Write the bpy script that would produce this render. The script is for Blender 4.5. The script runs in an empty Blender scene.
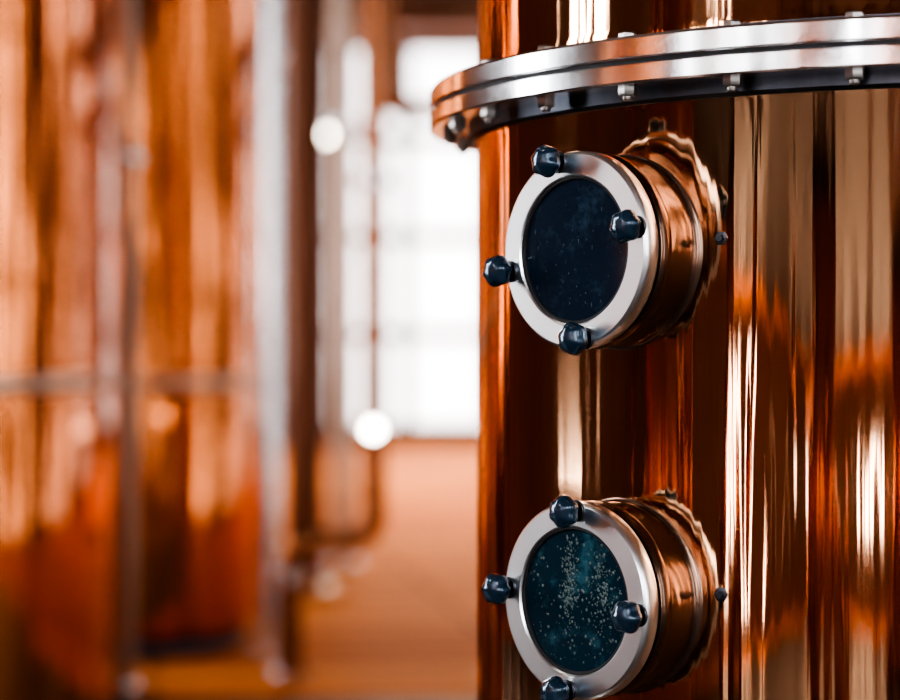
import bpy, bmesh, math, random
from mathutils import Matrix, Vector
random.seed(4)
S=bpy.context.scene
COL=S.collection

# ------------------------------------------------------------ materials
def newmat(name):
    m=bpy.data.materials.new(name); m.use_nodes=True
    nt=m.node_tree
    return m,nt,nt.nodes['Principled BSDF']
def N(nt,t,**k):
    n=nt.nodes.new(t)
    for a,b in k.items(): setattr(n,a,b)
    return n
def simple(name,col,rough=.5,metal=0.,coat=0.,spec=None):
    m,nt,b=newmat(name)
    b.inputs['Base Color'].default_value=(*col,1); b.inputs['Roughness'].default_value=rough
    b.inputs['Metallic'].default_value=metal; b.inputs['Coat Weight'].default_value=coat
    return m
def metal(name,c1,c2,r1,r2,scale=(5,5,.5),bump=.3,dist=.004,fine=(60,60,2),finebump=.04,nscale=1.0,detail=3):
    m,nt,b=newmat(name)
    b.inputs['Metallic'].default_value=1
    tc=N(nt,'ShaderNodeTexCoord')
    mp=N(nt,'ShaderNodeMapping'); mp.inputs['Scale'].default_value=scale
    nt.links.new(tc.outputs['Object'],mp.inputs['Vector'])
    no=N(nt,'ShaderNodeTexNoise'); no.inputs['Scale'].default_value=nscale; no.inputs['Detail'].default_value=detail
    nt.links.new(mp.outputs[0],no.inputs['Vector'])
    mp2=N(nt,'ShaderNodeMapping'); mp2.inputs['Scale'].default_value=fine
    nt.links.new(tc.outputs['Object'],mp2.inputs['Vector'])
    n2=N(nt,'ShaderNodeTexNoise'); n2.inputs['Scale'].default_value=1; n2.inputs['Detail'].default_value=4
    nt.links.new(mp2.outputs[0],n2.inputs['Vector'])
    cr=N(nt,'ShaderNodeMix',data_type='RGBA')
    cr.inputs[6].default_value=(*c1,1); cr.inputs[7].default_value=(*c2,1)
    nt.links.new(n2.outputs[0],cr.inputs[0]); nt.links.new(cr.outputs[2],b.inputs['Base Color'])
    mr=N(nt,'ShaderNodeMapRange'); mr.inputs[1].default_value=.3; mr.inputs[2].default_value=.7
    mr.inputs[3].default_value=r1; mr.inputs[4].default_value=r2
    nt.links.new(no.outputs[0],mr.inputs[0]); nt.links.new(mr.outputs[0],b.inputs['Roughness'])
    bp=N(nt,'ShaderNodeBump'); bp.inputs['Strength'].default_value=bump; bp.inputs['Distance'].default_value=dist
    nt.links.new(no.outputs[0],bp.inputs['Height'])
    b2=N(nt,'ShaderNodeBump'); b2.inputs['Strength'].default_value=finebump; b2.inputs['Distance'].default_value=.001
    nt.links.new(n2.outputs[0],b2.inputs['Height']); nt.links.new(bp.outputs[0],b2.inputs['Normal'])
    nt.links.new(b2.outputs[0],b.inputs['Normal'])
    return m
COPPER=metal('polished_copper',(.96,.57,.34),(.91,.46,.24),.04,.09,scale=(17,17,.7),bump=.7,dist=.0052,fine=(65,65,1.2),finebump=.2,detail=3)
COPPER_T=metal('tank_copper',(.72,.25,.09),(.50,.14,.045),.05,.10,scale=(15,15,.25),bump=.65,dist=.010,fine=(30,30,.5),finebump=.2)
BRONZE=metal('barrel_copper',(.27,.17,.125),(.21,.13,.095),.22,.30,scale=(20,20,20),bump=.05,dist=.001,fine=(30,30,200),finebump=.08)
STEEL=metal('brushed_steel',(.90,.92,.94),(.80,.83,.86),.12,.20,scale=(15,15,15),bump=.05,dist=.001,fine=(30,30,300),finebump=.1)
RINGST=simple('ring_steel',(.90,.93,.96),.29,1)
STEELP=metal('polished_steel',(.85,.87,.90),(.75,.78,.8),.10,.2,scale=(10,10,1),bump=.2,dist=.002)
NUTST=simple('nut_steel',(.30,.29,.28),.3,1)  # darkened so the colour carries the shade under the flange
DARKST=metal('dark_steel',(.10,.11,.13),(.05,.055,.07),.3,.45)
KNOB=simple('black_knob',(.018,.050,.090),.22,.4,.6)
GASK=simple('rubber_gasket',(.012,.012,.014),.6)
MAT=simple('dark_rubber',(.035,.025,.022),.55)
BROWNST=metal('rusty_brown_steel',(.20,.09,.05),(.10,.045,.03),.35,.5)
PIPEC=metal('pipe_copper',(.36,.15,.07),(.26,.10,.05),.2,.3)
BAND=metal('aged_band_metal',(.46,.34,.27),(.38,.25,.19),.25,.4)

def glassmat(name,base,speck,amount,scale):
    m,nt,b=newmat(name)
    tc=N(nt,'ShaderNodeTexCoord')
    no=N(nt,'ShaderNodeTexNoise'); no.inputs['Scale'].default_value=scale; no.inputs['Detail'].default_value=8; no.inputs['Roughness'].default_value=.7
    nt.links.new(tc.outputs['Object'],no.inputs['Vector'])
    big=N(nt,'ShaderNodeTexNoise'); big.inputs['Scale'].default_value=28; big.inputs['Detail'].default_value=3
    nt.links.new(tc.outputs['Object'],big.inputs['Vector'])
    mu=N(nt,'ShaderNodeMath',operation='MULTIPLY')
    nt.links.new(no.outputs[0],mu.inputs[0]); nt.links.new(big.outputs[0],mu.inputs[1])
    mr=N(nt,'ShaderNodeMapRange'); mr.inputs[1].default_value=.26; mr.inputs[2].default_value=.42; mr.inputs[4].default_value=amount
    nt.links.new(mu.outputs[0],mr.inputs[0])
    mx=N(nt,'ShaderNodeMix',data_type='RGBA'); mx.inputs[6].default_value=(*base,1); mx.inputs[7].default_value=(*speck,1)
    nt.links.new(mr.outputs[0],mx.inputs[0]); nt.links.new(mx.outputs[2],b.inputs['Base Color'])
    b.inputs['Roughness'].default_value=.10; b.inputs['Coat Weight'].default_value=.3
    b.inputs['Coat Roughness'].default_value=.03
    return m
GLASS_A=glassmat('dark_sight_glass',(.010,.022,.042),(.05,.10,.15),.45,160)
GLASS_B=glassmat('misted_sight_glass',(.009,.030,.048),(.05,.14,.18),.8,90)
DROP=simple('condensation',(.11,.16,.155),.22,0,.1)
MARK=simple('dried_drops',(.03,.055,.085),.35)
def winmat(name,st):
    m,nt,b=newmat(name); b.inputs['Base Color'].default_value=(.9,.95,1,1)
    b.inputs['Emission Color'].default_value=(.96,.97,1,1); b.inputs['Emission Strength'].default_value=st; return m
WIN=winmat('window_daylight',15); WINF=winmat('window_daylight_hazy',2.9); WINR=winmat('window_daylight_shaded',7)  # the last is a weaker glow for the added right-hand windows
def emis(name,c,s):
    m,nt,b=newmat(name); b.inputs['Emission Color'].default_value=(*c,1); b.inputs['Emission Strength'].default_value=s; return m
BULB=emis('lamp_bulb',(1,.9,.75),30); GLINT=emis('pilot_lamp_glow',(1,.93,.85),20)
# wood floor
m,nt,b=newmat('orange_plank_floor'); FLOOR=m
tc=N(nt,'ShaderNodeTexCoord'); mp=N(nt,'ShaderNodeMapping'); mp.inputs['Rotation'].default_value=(0,0,math.radians(-8))
nt.links.new(tc.outputs['Object'],mp.inputs['Vector'])
br=N(nt,'ShaderNodeTexBrick'); br.inputs['Scale'].default_value=1; br.inputs['Brick Width'].default_value=2.4; br.inputs['Row Height'].default_value=.30
br.inputs['Mortar Size'].default_value=.02; br.inputs['Color1'].default_value=(.92,.34,.085,1); br.inputs['Color2'].default_value=(.72,.20,.04,1); br.inputs['Mortar'].default_value=(.22,.07,.03,1)
nt.links.new(mp.outputs[0],br.inputs['Vector']); nt.links.new(br.outputs[0],b.inputs['Base Color']); b.inputs['Roughness'].default_value=.65; b.inputs['Specular IOR Level'].default_value=.05
def wallmat(name,c1,c2,s):
    m,nt,b=newmat(name); tc=N(nt,'ShaderNodeTexCoord'); no=N(nt,'ShaderNodeTexNoise'); no.inputs['Scale'].default_value=s; no.inputs['Detail'].default_value=5
    nt.links.new(tc.outputs['Object'],no.inputs['Vector'])
    mx=N(nt,'ShaderNodeMix',data_type='RGBA'); mx.inputs[6].default_value=(*c1,1); mx.inputs[7].default_value=(*c2,1)
    nt.links.new(no.outputs[0],mx.inputs[0]); nt.links.new(mx.outputs[2],b.inputs['Base Color']); b.inputs['Roughness'].default_value=.8
    return m
WALL=wallmat('dark_plaster',(.17,.08,.045),(.06,.030,.020),2)
CEIL=wallmat('dark_timber_ceiling',(.13,.07,.05),(.06,.035,.025),3)
FRAME=simple('window_frame_paint',(.09,.045,.025),.5)

# ------------------------------------------------------------ mesh helpers
def empty(name,loc=(0,0,0),mat=None):
    e=bpy.data.objects.new(name,None); e.empty_display_size=.1; COL.objects.link(e)
    if mat is not None: e.matrix_world=mat
    else: e.location=loc
    return e
def obj(name,bm,mat,parent=None,smooth=True,loc=None,angle=32):
    bmesh.ops.recalc_face_normals(bm,faces=bm.faces)
    me=bpy.data.meshes.new(name); bm.to_mesh(me); bm.free()
    if smooth:
        me.polygons.foreach_set('use_smooth',[True]*len(me.polygons)); me.set_sharp_from_angle(angle=math.radians(angle))
    me.materials.append(mat)
    o=bpy.data.objects.new(name,me); COL.objects.link(o)
    if parent: o.parent=parent
    if loc: o.location=loc
    return o
def lathe(bm,prof,seg=64,M=Matrix(),closed=False):
    rings=[]
    for r,z in prof:
        if r<1e-6: rings.append([bm.verts.new(M@Vector((0,0,z)))])
        else: rings.append([bm.verts.new(M@Vector((r*math.cos(2*math.pi*i/seg),r*math.sin(2*math.pi*i/seg),z))) for i in range(seg)])
    pairs=list(zip(rings,rings[1:]))
    if closed: pairs.append((rings[-1],rings[0]))
    for a,b in pairs:
        for i in range(seg):
            j=(i+1)%seg
            if len(a)==1 and len(b)==1: continue
            if len(a)==1: bm.faces.new((a[0],b[i],b[j]))
            elif len(b)==1: bm.faces.new((a[i],b[0],a[j]))
            else: bm.faces.new((a[i],a[j],b[j],b[i]))
    return bm
def box(bm,x0,x1,y0,y1,z0,z1,M=Matrix()):
    v=[bm.verts.new(M@Vector((x,y,z))) for x in (x0,x1) for y in (y0,y1) for z in (z0,z1)]
    for f in ((0,1,3,2),(4,6,7,5),(0,4,5,1),(2,3,7,6),(0,2,6,4),(1,5,7,3)): bm.faces.new([v[i] for i in f])
def sweep(bm,pts,r,seg=20,caps=True):
    pts=[Vector(p) for p in pts]; rings=[]; up=None
    for i,p in enumerate(pts):
        d=((pts[i+1] if i+1<len(pts) else p)-(pts[i-1] if i else p)).normalized()
        if up is None:
            up=Vector((0,1,0)) if abs(d.y)<.9 else Vector((1,0,0))
        up=(up-d*up.dot(d)).normalized(); s=d.cross(up)
        rings.append([bm.verts.new(p+r*(up*math.cos(2*math.pi*k/seg)+s*math.sin(2*math.pi*k/seg))) for k in range(seg)])
    for a,b in zip(rings,rings[1:]):
        for i in range(seg): bm.faces.new((a[i],a[(i+1)%seg],b[(i+1)%seg],b[i]))
    if caps: bm.faces.new(rings[0]); bm.faces.new(rings[-1])
def bend(pts,rad=.08,n=8):
    out=[Vector(pts[0])]
    for a,b,c in zip(pts,pts[1:],pts[2:]):
        a,b,c=Vector(a),Vector(b),Vector(c)
        p=b+(a-b).normalized()*rad; q=b+(c-b).normalized()*rad
        for k in range(n+1):
            t=k/n; out.append(p*(1-t)**2+b*2*t*(1-t)+q*t*t)
    out.append(Vector(pts[-1])); return out

# ------------------------------------------------------------ room shell
X0,X1,Y0,Y1,H=-4.5,5.0,-4.5,25.0,5.2
HP=H-.01
def slab(name,a,mat):
    bm=bmesh.new(); box(bm,*a); return obj(name,bm,mat,smooth=False)
slab('floor',(X0-.2,X1+.2,Y0-.2,Y1+.2,-.2,0),FLOOR)
slab('ceiling',(X0-.2,X1+.2,Y0-.2,Y1+.2,H,H+.2),CEIL)
def wall(name,axis,pos,thick,u0,u1,holes):
    """wall in plane axis=pos with rectangular openings (u0,u1,z0,z1)"""
    bm=bmesh.new()
    us=sorted(set([u0,u1]+[h[0] for h in holes]+[h[1] for h in holes]))
    for a,b in zip(us,us[1:]):
        zs=[(0,H)]
        for h in holes:
            if h[0]<=a+1e-6 and h[1]>=b-1e-6:
                zs=[(0,h[2]),(h[3],H)]
        for z0,z1 in zs:
            if z1-z0<.01: continue
            if axis=='x': box(bm,min(pos,pos+thick),max(pos,pos+thick),a,b,z0,z1)
            else: box(bm,a,b,min(pos,pos+thick),max(pos,pos+thick),z0,z1)
    return obj(name,bm,WALL,smooth=False)
wn=[0]
def window(axis,pos,thick,u0,u1,z0,z1,nu,nz,bar=.03,mat=None):
    wn[0]+=1
    e=empty('window_%d'%wn[0])
    def bx(bm,a,b,d0,d1,c,d):
        if axis=='x': box(bm,min(pos+d0,pos+d1),max(pos+d0,pos+d1),a,b,c,d)
        else: box(bm,a,b,min(pos+d0,pos+d1),max(pos+d0,pos+d1),c,d)
    bm=bmesh.new(); s=thick
    bx(bm,u0,u1,s*.55,s*.6,z0,z1); obj('pane',bm,mat or WIN,e,smooth=False)
    bm=bmesh.new()
    for i in range(nu+1):
        c=u0+(u1-u0)*i/nu; w=bar if i in(0,nu) else bar*.7
        bx(bm,max(u0,c-w),min(u1,c+w),s*.35,s*.54,z0,z1)
    for i in range(nz+1):
        c=z0+(z1-z0)*i/nz; w=bar if i in(0,nz) else bar*.7
        bx(bm,u0,u1,s*.38,s*.53,max(z0,c-w),min(z1,c+w))
    obj('frame',bm,FRAME,e,smooth=False)
HL=[(-4.1,-3.8,.3,4.2,1,3),(-3.3,-3.05,.9,4.2,1,3),(-2.75,-2.62,.2,4.2,1,3),(-2.3,-2.05,1.35,4.2,1,3),(-1.75,-1.45,.1,4.2,1,3),(-.8,-.6,1.2,4.2,1,3),(2.9,3.7,.62,4.2,1,3),(7.2,7.8,.3,4.2,1,3),(12,12.8,.9,4.2,1,3),(17,20,.9,4.2,3,3)]  # several narrow ones added to reflect as streaks in the column
HB=[(-4.2,-3.6,1.22,1.8,1,1),(-3.1,-2.85,.3,4.2,1,3),(-2.45,-2.0,1.3,4.2,1,3),(-1.5,-1.3,.2,4.2,1,3),(-.8,-.1,1.25,4.2,1,3),(1.8,2.2,.9,4.2,1,3),(3.4,3.9,.3,4.2,1,3)]  # some narrow ones likewise added for reflected streaks
HR=[(-2,-1.5,.03,4.2,1,3),(.8,1.0,.03,4.2,1,3),(3.2,3.5,.03,4.2,1,3),(6.1,6.5,.03,4.2,1,3),(9.5,9.9,.03,4.2,1,3),(14,14.8,.03,4.2,1,3)]  # unseen windows added for light and for bright streaks on the tanks
HF=[(-1.5,3.4,.15,4.75,5,4)]
wall('wall_left','x',X0,-.25,Y0-.2,Y1+.2,HL)
wall('wall_right','x',X1,.25,Y0-.2,Y1+.2,HR)
wall('wall_back','y',Y0,-.25,X0,X1,HB)
wall('wall_front','y',Y1,.25,X0,X1,HF)
for h in HL: window('x',X0,-.25,*h)
for h in HR: window('x',X1,.25,*h,mat=WINR)
for h in HB: window('y',Y0,-.25,*h)
for h in HF: window('y',Y1,.25,*h,bar=.10,mat=WINF)
bm=bmesh.new(); box(bm,-4.2,4.2,-4.0,6.2,0,.008); obj('rubber_floor_mat',bm,MAT,smooth=False)  # unseen dark sheet added to keep orange floor reflections off the copper

# ------------------------------------------------------------ main copper column
CX,CY,R=.465,2.057,.439
FZ=.012
col=empty('copper_distillation_column',(CX,CY,0))
bm=bmesh.new()
lathe(bm,[(.0,0.08),(R,.08),(R,.6),(R,.9),(R,1.206),(R+.002,1.21),(R+.002,1.27),(R,1.275),(R,1.6),(R,2.1),(R-.01,2.16),(R-.06,2.25),(R-.17,2.36),(.16,2.46),(.12,2.52),(.10,2.60),(.10,3.0)],256)
obj('copper_shell',bm,COPPER,col,angle=40)
bm=bmesh.new(); lathe(bm,[(R-.02,.008),(R+.05,.008),(R+.05,.03),(R+.012,.045),(R+.012,.1),(R-.02,.1)],160,closed=True)
obj('base_ring',bm,STEEL,col)
bm=bmesh.new()
lathe(bm,[(R-.01,1.209),(R+.006,1.209),(R+.009,1.212),(R+.009,1.2215),(R-.01,1.2215)],256,closed=True)
obj('weld_collar',bm,DARKST,col)
Rf=.4845
bm=bmesh.new()
lathe(bm,[(R-.01,1.2209),(Rf-.002,1.2209),(Rf,1.2225),(Rf,1.2355),(Rf-.0015,1.237),(R-.01,1.237)],256,closed=True)
obj('flange_lower_plate',bm,STEEL,col)
bm=bmesh.new()
lathe(bm,[(R-.01,1.237),(Rf-.0035,1.237),(Rf-.0035,1.2405),(R-.01,1.2405)],256,closed=True)
obj('flange_gasket',bm,GASK,col)
bm=bmesh.new()
lathe(bm,[(R-.01,1.2405),(Rf-.0015,1.2405),(Rf,1.242),(Rf,1.2565),(Rf-.002,1.259),(R-.01,1.259)],256,closed=True)
obj('flange_upper_plate',bm,STEEL,col)
bm=bmesh.new()
lathe(bm,[(R-.01,1.258),(R+.006,1.258),(R+.006,1.266),(R-.01,1.268)],256,closed=True)
obj('upper_collar',bm,DARKST,col)
bm=bmesh.new()
for k in range(30):
    a=math.radians(31.7+12*k)
    p=Vector((-math.sin(a)*.465,-math.cos(a)*.465,0))
    M=Matrix.Translation(p)@Matrix.Rotation(random.random(),4,'Z')
    lathe(bm,[(0,1.2135),(.0068,1.2135),(.0078,1.215),(.0078,1.221),(0,1.221)],6,M)
    lathe(bm,[(0,1.210),(.0038,1.210),(.0042,1.211),(.0042,1.214)],12,M)
    lathe(bm,[(0,1.259),(.0076,1.259),(.0076,1.264),(.006,1.2655),(0,1.2655)],6,M)
obj('flange_bolts',bm,NUTST,col)
bm=bmesh.new()
lathe(bm,[(R-.01,2.08),(R+.03,2.08),(R+.03,2.11),(R-.01,2.11)],128,closed=True)
lathe(bm,[(.09,2.98),(.13,2.98),(.13,3.02),(.09,3.02)],64,closed=True)
obj('top_flanges',bm,STEEL,col)
bm=bmesh.new(); sweep(bm,bend([(0,0,3.0),(0,0,3.9),(1.5,0,3.9),(4.5,0,3.9)],.25,12),.098,32); obj('vapour_pipe',bm,COPPER,col)

# ------------------------------------------------------------ sight glasses
PHI=math.radians(47.3)
n=Vector((-math.sin(PHI),-math.cos(PHI),0)); xr=Vector((math.cos(PHI),-math.sin(PHI),0))
def frame(z):
    M=Matrix.Identity(4)
    for i in range(3):
        M[i][0]=xr[i]; M[i][1]=(0,0,1)[i]; M[i][2]=n[i]
    M[0][3]=CX;M[1][3]=CY;M[2][3]=z
    return M
SF=R+.059
def knob(bm,M):
    seg=48; prof=[(.0,.0),(.0070,.0),(.0078,.0008),(.0082,.002),(.0108,.004),(.0124,.0065),(.0130,.0095),(.0127,.0125),(.0114,.0155),(.0090,.0178),(.0050,.0192),(0,.0197)]
    rings=[]
    for i,(r,z) in enumerate(prof):
        if r==0: rings.append([bm.verts.new(M@Vector((0,0,z)))]);continue
        w=.06 if 4<=i<=9 else 0
        rings.append([bm.verts.new(M@Vector((r*(1+w*math.cos(6*t))*math.cos(t),r*(1+w*math.cos(6*t))*math.sin(t),z))) for t in [2*math.pi*k/seg for k in range(seg)]])
    for a,b in zip(rings,rings[1:]):
        for i in range(seg):
            j=(i+1)%seg
            if len(a)==1: bm.faces.new((a[0],b[i],b[j]))
            elif len(b)==1: bm.faces.new((a[i],b[0],a[j]))
            else: bm.faces.new((a[i],a[j],b[j],b[i]))
def sight_glass(z,rot,glass,drops):
    e=empty('sight_glass_porthole',mat=frame(z))
    bm=bmesh.new(); seg=128; rb=.0765
    prof=[(rb,None,SF-.032)]+[(rb,.010,0),(rb+.0004,.006,0),(rb+.0014,.003,0),(rb+.003,.0012,0),(rb+.0045,.0006,0),(rb+.0055,-.004,0)]
    rings=[]
    for r,l,s in prof:
        ring=[]
        for k in range(seg):
            t=2*math.pi*k/seg; u=r*math.cos(t); v=r*math.sin(t)
            ss=s if l is None else math.sqrt(R*R-u*u)+l
            ring.append(bm.verts.new((u,v,ss)))
        rings.append(ring)
    for a,b in zip(rings,rings[1:]):
        for i in range(seg): bm.faces.new((a[i],a[(i+1)%seg],b[(i+1)%seg],b[i]))
    obj('neck',bm,BRONZE,e,angle=50)
    bm=bmesh.new()
    lathe(bm,[(.070,SF-.033),(.0775,SF-.033),(.0795,SF-.031),(.080,SF-.029),(.080,SF-.022),(.0785,SF-.0195),(.070,SF-.0195)],128,closed=True)
    obj('weld_flange',bm,BRONZE,e)
    bm=bmesh.new()
    lathe(bm,[(.06,SF-.0195),(.0765,SF-.0195),(.0765,SF-.0155),(.06,SF-.0155)],128,closed=True)
    lathe(bm,[(.0572,SF-.006),(.0572,SF-.0028),(.0582,SF-.0020),(.0605,SF-.0020),(.0605,SF-.006)],128,closed=True)
    obj('gaskets',bm,GASK,e)
    bm=bmesh.new()
    lathe(bm,[(.0600,SF-.0155),(.0600,SF-.0012),(.0612,SF),(.0775,SF),(.0797,SF-.002),(.0803,SF-.004),(.0803,SF-.0125),(.0790,SF-.0155)],128,closed=True)
    obj('clamp_ring',bm,RINGST,e)
    bm=bmesh.new()
    lathe(bm,[(.0602,SF-.012),(.0602,SF-.0045),(.045,SF-.0038),(.025,SF-.0033),(0,SF-.003)],96)
    obj('glass',bm,glass,e)
    bk=bmesh.new(); bs=bmesh.new()
    for k in range(4):
        t=math.radians(90*k+rot)
        M=Matrix.Translation((.0735*math.cos(t),.0735*math.sin(t),SF))@Matrix.Rotation(t,4,'Z')
        knob(bk,M@Matrix.Translation((0,0,.005)))
        lathe(bs,[(.0,0),(.0085,0),(.009,.0006),(.009,.0018),(.0082,.0024),(.0042,.0026),(.0042,.0055)],24,M)
    obj('knobs',bk,KNOB,e,angle=60); obj('studs_washers',bs,DARKST,e)
    bm=bmesh.new(); rnd=random.Random(7); c=0
    while c<(600 if drops else 45):
        q=rnd.random() if drops else 1
        if q<.45: x,y=rnd.gauss(-.006,.0055),rnd.gauss(.014,.020)
        elif q<.88: x,y=rnd.gauss(.031,.009),rnd.gauss(.008,.024)
        else: x,y=rnd.uniform(-.05,.05),rnd.uniform(-.05,.05)
        if x*x+y*y>.055**2: continue
        c+=1; r=rnd.choice((.0004,.0005,.0007,.0009,.0013) if drops else (.0003,.0004,.0005))
        zz=SF-.003-(math.hypot(x,y)/.06)**2*.0014
        st=1.25 if drops else rnd.choice((1,2,5))
        bmesh.ops.create_icosphere(bm,subdivisions=1,radius=r,matrix=Matrix.Translation((x,y,zz))@Matrix.Diagonal((1,st,.5,1)))
    obj('condensation_drops',bm,DROP if drops else MARK,e,angle=80)
    bm=bmesh.new(); a=math.radians(12.8)
    M=Matrix.Rotation(a,4,'Y')@Matrix.Translation((0,.008,R-.002))
    lathe(bm,[(0,0),(.006,0),(.006,.003),(.0035,.0035),(.0035,.005),(.0028,.006),(0,.006)],6,M)
    obj('vent_plug',bm,DARKST,e)
    return e
sight_glass(1.089,12,GLASS_A,False)
sight_glass(.805,-4,GLASS_B,True)

# ------------------------------------------------------------ other vessels
def tank(name,x,y,r,h,bands,mat=COPPER_T,seg=128,skirt=.07):
    e=empty(name,(x,y,0)); z0=.008 if y<6 else 0
    bm=bmesh.new()
    prof=[(0,skirt),(r-.03,skirt),(r,skirt+.04),(r,h*.5),(r,h),(r-.01,h+.05),(r-.06*r,h+.12*r),(r*.8,h+.25*r),(r*.5,h+.42*r),(r*.22,h+.52*r),(r*.15,h+.62*r),(r*.12,min(5.15,h+1.2*r))]
    lathe(bm,prof,seg); obj('shell',bm,mat,e)
    bm=bmesh.new(); lathe(bm,[(r*.8,z0),(r*.93,z0),(r*.93,skirt+.03),(r*.8,skirt+.03)],seg,closed=True); obj('skirt',bm,DARKST,e)
    bm=bmesh.new()
    for z in bands: lathe(bm,[(r-.005,z-.022),(r+.002,z-.022),(r+.004,z-.018),(r+.004,z+.018),(r+.002,z+.022),(r-.005,z+.022)],seg,closed=True)
    obj('seam_bands',bm,BAND,e)
    return e
tank('copper_brewing_tank',-1.9,5.6,1.0,3.2,[.94])
tank('copper_brewing_tank',-1.187,7.5,.5,3.4,[.92])
tank('copper_brewing_tank',-2.2,-1.6,.26,3.0,[1.1,2.0])  # this and the next three: unseen, added for brown reflections in the column
tank('copper_brewing_tank',-1.25,-3.1,.42,2.6,[.9])
tank('copper_brewing_tank',-3.4,.9,.5,3.0,[1.2])
tank('copper_brewing_tank',-3.3,-.55,.16,2.8,[1.0])

def pipe(name,pts,r,mat,flz=(),rad=.09):
    e=empty(name)
    bm=bmesh.new(); sweep(bm,bend(pts,rad),r,28); obj('tube',bm,mat,e)
    bm=bmesh.new()
    for (x,y,z) in flz:
        M=Matrix.Translation((x,y,z)); lathe(bm,[(r*.9,-.02),(r*1.5,-.02),(r*1.6,-.015),(r*1.6,.015),(r*1.5,.02),(r*.9,.02)],32,M,closed=True)
    if flz: obj('couplings',bm,STEELP,e)
    else: bm.free()
    return e
pipe('steel_pipe',[(-.963,6.3,0),(-.963,6.3,HP)],.030,BAND,[(-.963,6.3,.03),(-.963,6.3,1.6)])
pipe('steel_pipe',[(-.6,7,0),(-.6,7,HP)],.038,STEELP,[(-.6,7,.03),(-.6,7,2.0)])
pipe('brown_column_post',[(-.614,9,0),(-.614,9,HP)],.085,BROWNST,[(-.614,9,.03)])
pipe('steel_pipe',[(-.503,10,0),(-.503,10,HP)],.055,BAND,[(-.503,10,.03),(-.503,10,2.1)])
cp=pipe('copper_pipe',[(-.49,6.5,0),(-.49,6.5,.449),(-.2325,6.5,.449),(-.2325,6.5,HP)],.038,PIPEC,[(-.49,6.5,.03),(-.49,6.5,.34),(-.2325,6.5,1.55)])
bm=bmesh.new(); sweep(bm,[(-.2325,6.47,.79),(-.2325,6.45,.79)],.018,20)
obj('lamp_socket',bm,STEELP,cp)  # mount made up to hold the glowing ball
bm=bmesh.new(); bmesh.ops.create_uvsphere(bm,u_segments=24,v_segments=16,radius=.024,matrix=Matrix.Translation((-.2325,6.435,.79)))
obj('pilot_lamp',bm,GLINT,cp)  # glowing ball added in place of a round light reflection
pipe('copper_pipe',[(-.30,10.3,HP),(-.30,10.3,2.22),(3.0,10.3,2.22),(3.0,10.3,HP)],.055,PIPEC)
bm=bmesh.new(); box(bm,X0,X1,12,12.25,2.88,2.91); box(bm,X0,X1,12,12.25,3.07,3.10); box(bm,X0,X1,12.11,12.14,2.91,3.07); obj('mezzanine_beam',bm,BROWNST,smooth=False)
def lamp(x,y,z):
    e=empty('pendant_lamp',(x,y,0))
    bm=bmesh.new(); sweep(bm,[(0,0,z+.1),(0,0,HP)],.008,10); lathe(bm,[(.0,z+.12),(.03,z+.12),(.035,z+.06),(.12,z+.02),(.13,z)],40); obj('shade',bm,DARKST,e)
    bm=bmesh.new(); bmesh.ops.create_uvsphere(bm,u_segments=24,v_segments=16,radius=.06,matrix=Matrix.Translation((0,0,z+.0))); obj('bulb',bm,BULB,e)
lamp(-.85,14,2.5); lamp(-1.2,2.2,3.0); lamp(-2.6,0.6,2.6)  # the last two are unseen, added for warm reflections
# warm fill light, added unseen to brighten the plank floor at the far end
L=bpy.data.lights.new('ceiling_light','AREA'); L.shape='RECTANGLE'; L.size=4; L.size_y=9; L.energy=450; L.color=(1,.74,.46)
lo=bpy.data.objects.new('ceiling_light',L); lo.location=(1.5,18,5.1); COL.objects.link(lo)

# ------------------------------------------------------------ world, camera
w=bpy.data.worlds.new('World'); S.world=w; w.use_nodes=True
w.node_tree.nodes['Background'].inputs[0].default_value=(1,.55,.3,1); w.node_tree.nodes['Background'].inputs[1].default_value=.2
cam=bpy.data.cameras.new('camera'); cam.lens=85; cam.sensor_width=36; cam.shift_y=10/900
cam.dof.use_dof=True; cam.dof.focus_distance=1.70; cam.dof.aperture_fstop=2.8; cam.clip_start=.05
co=bpy.data.objects.new('camera',cam); co.location=(0,0,1); co.rotation_euler=(math.radians(90),0,0); COL.objects.link(co); S.camera=co
try:
    S.view_settings.view_transform='AgX'; S.view_settings.look='AgX - High Contrast'; S.view_settings.exposure=.45
except Exception as ex: print(ex)
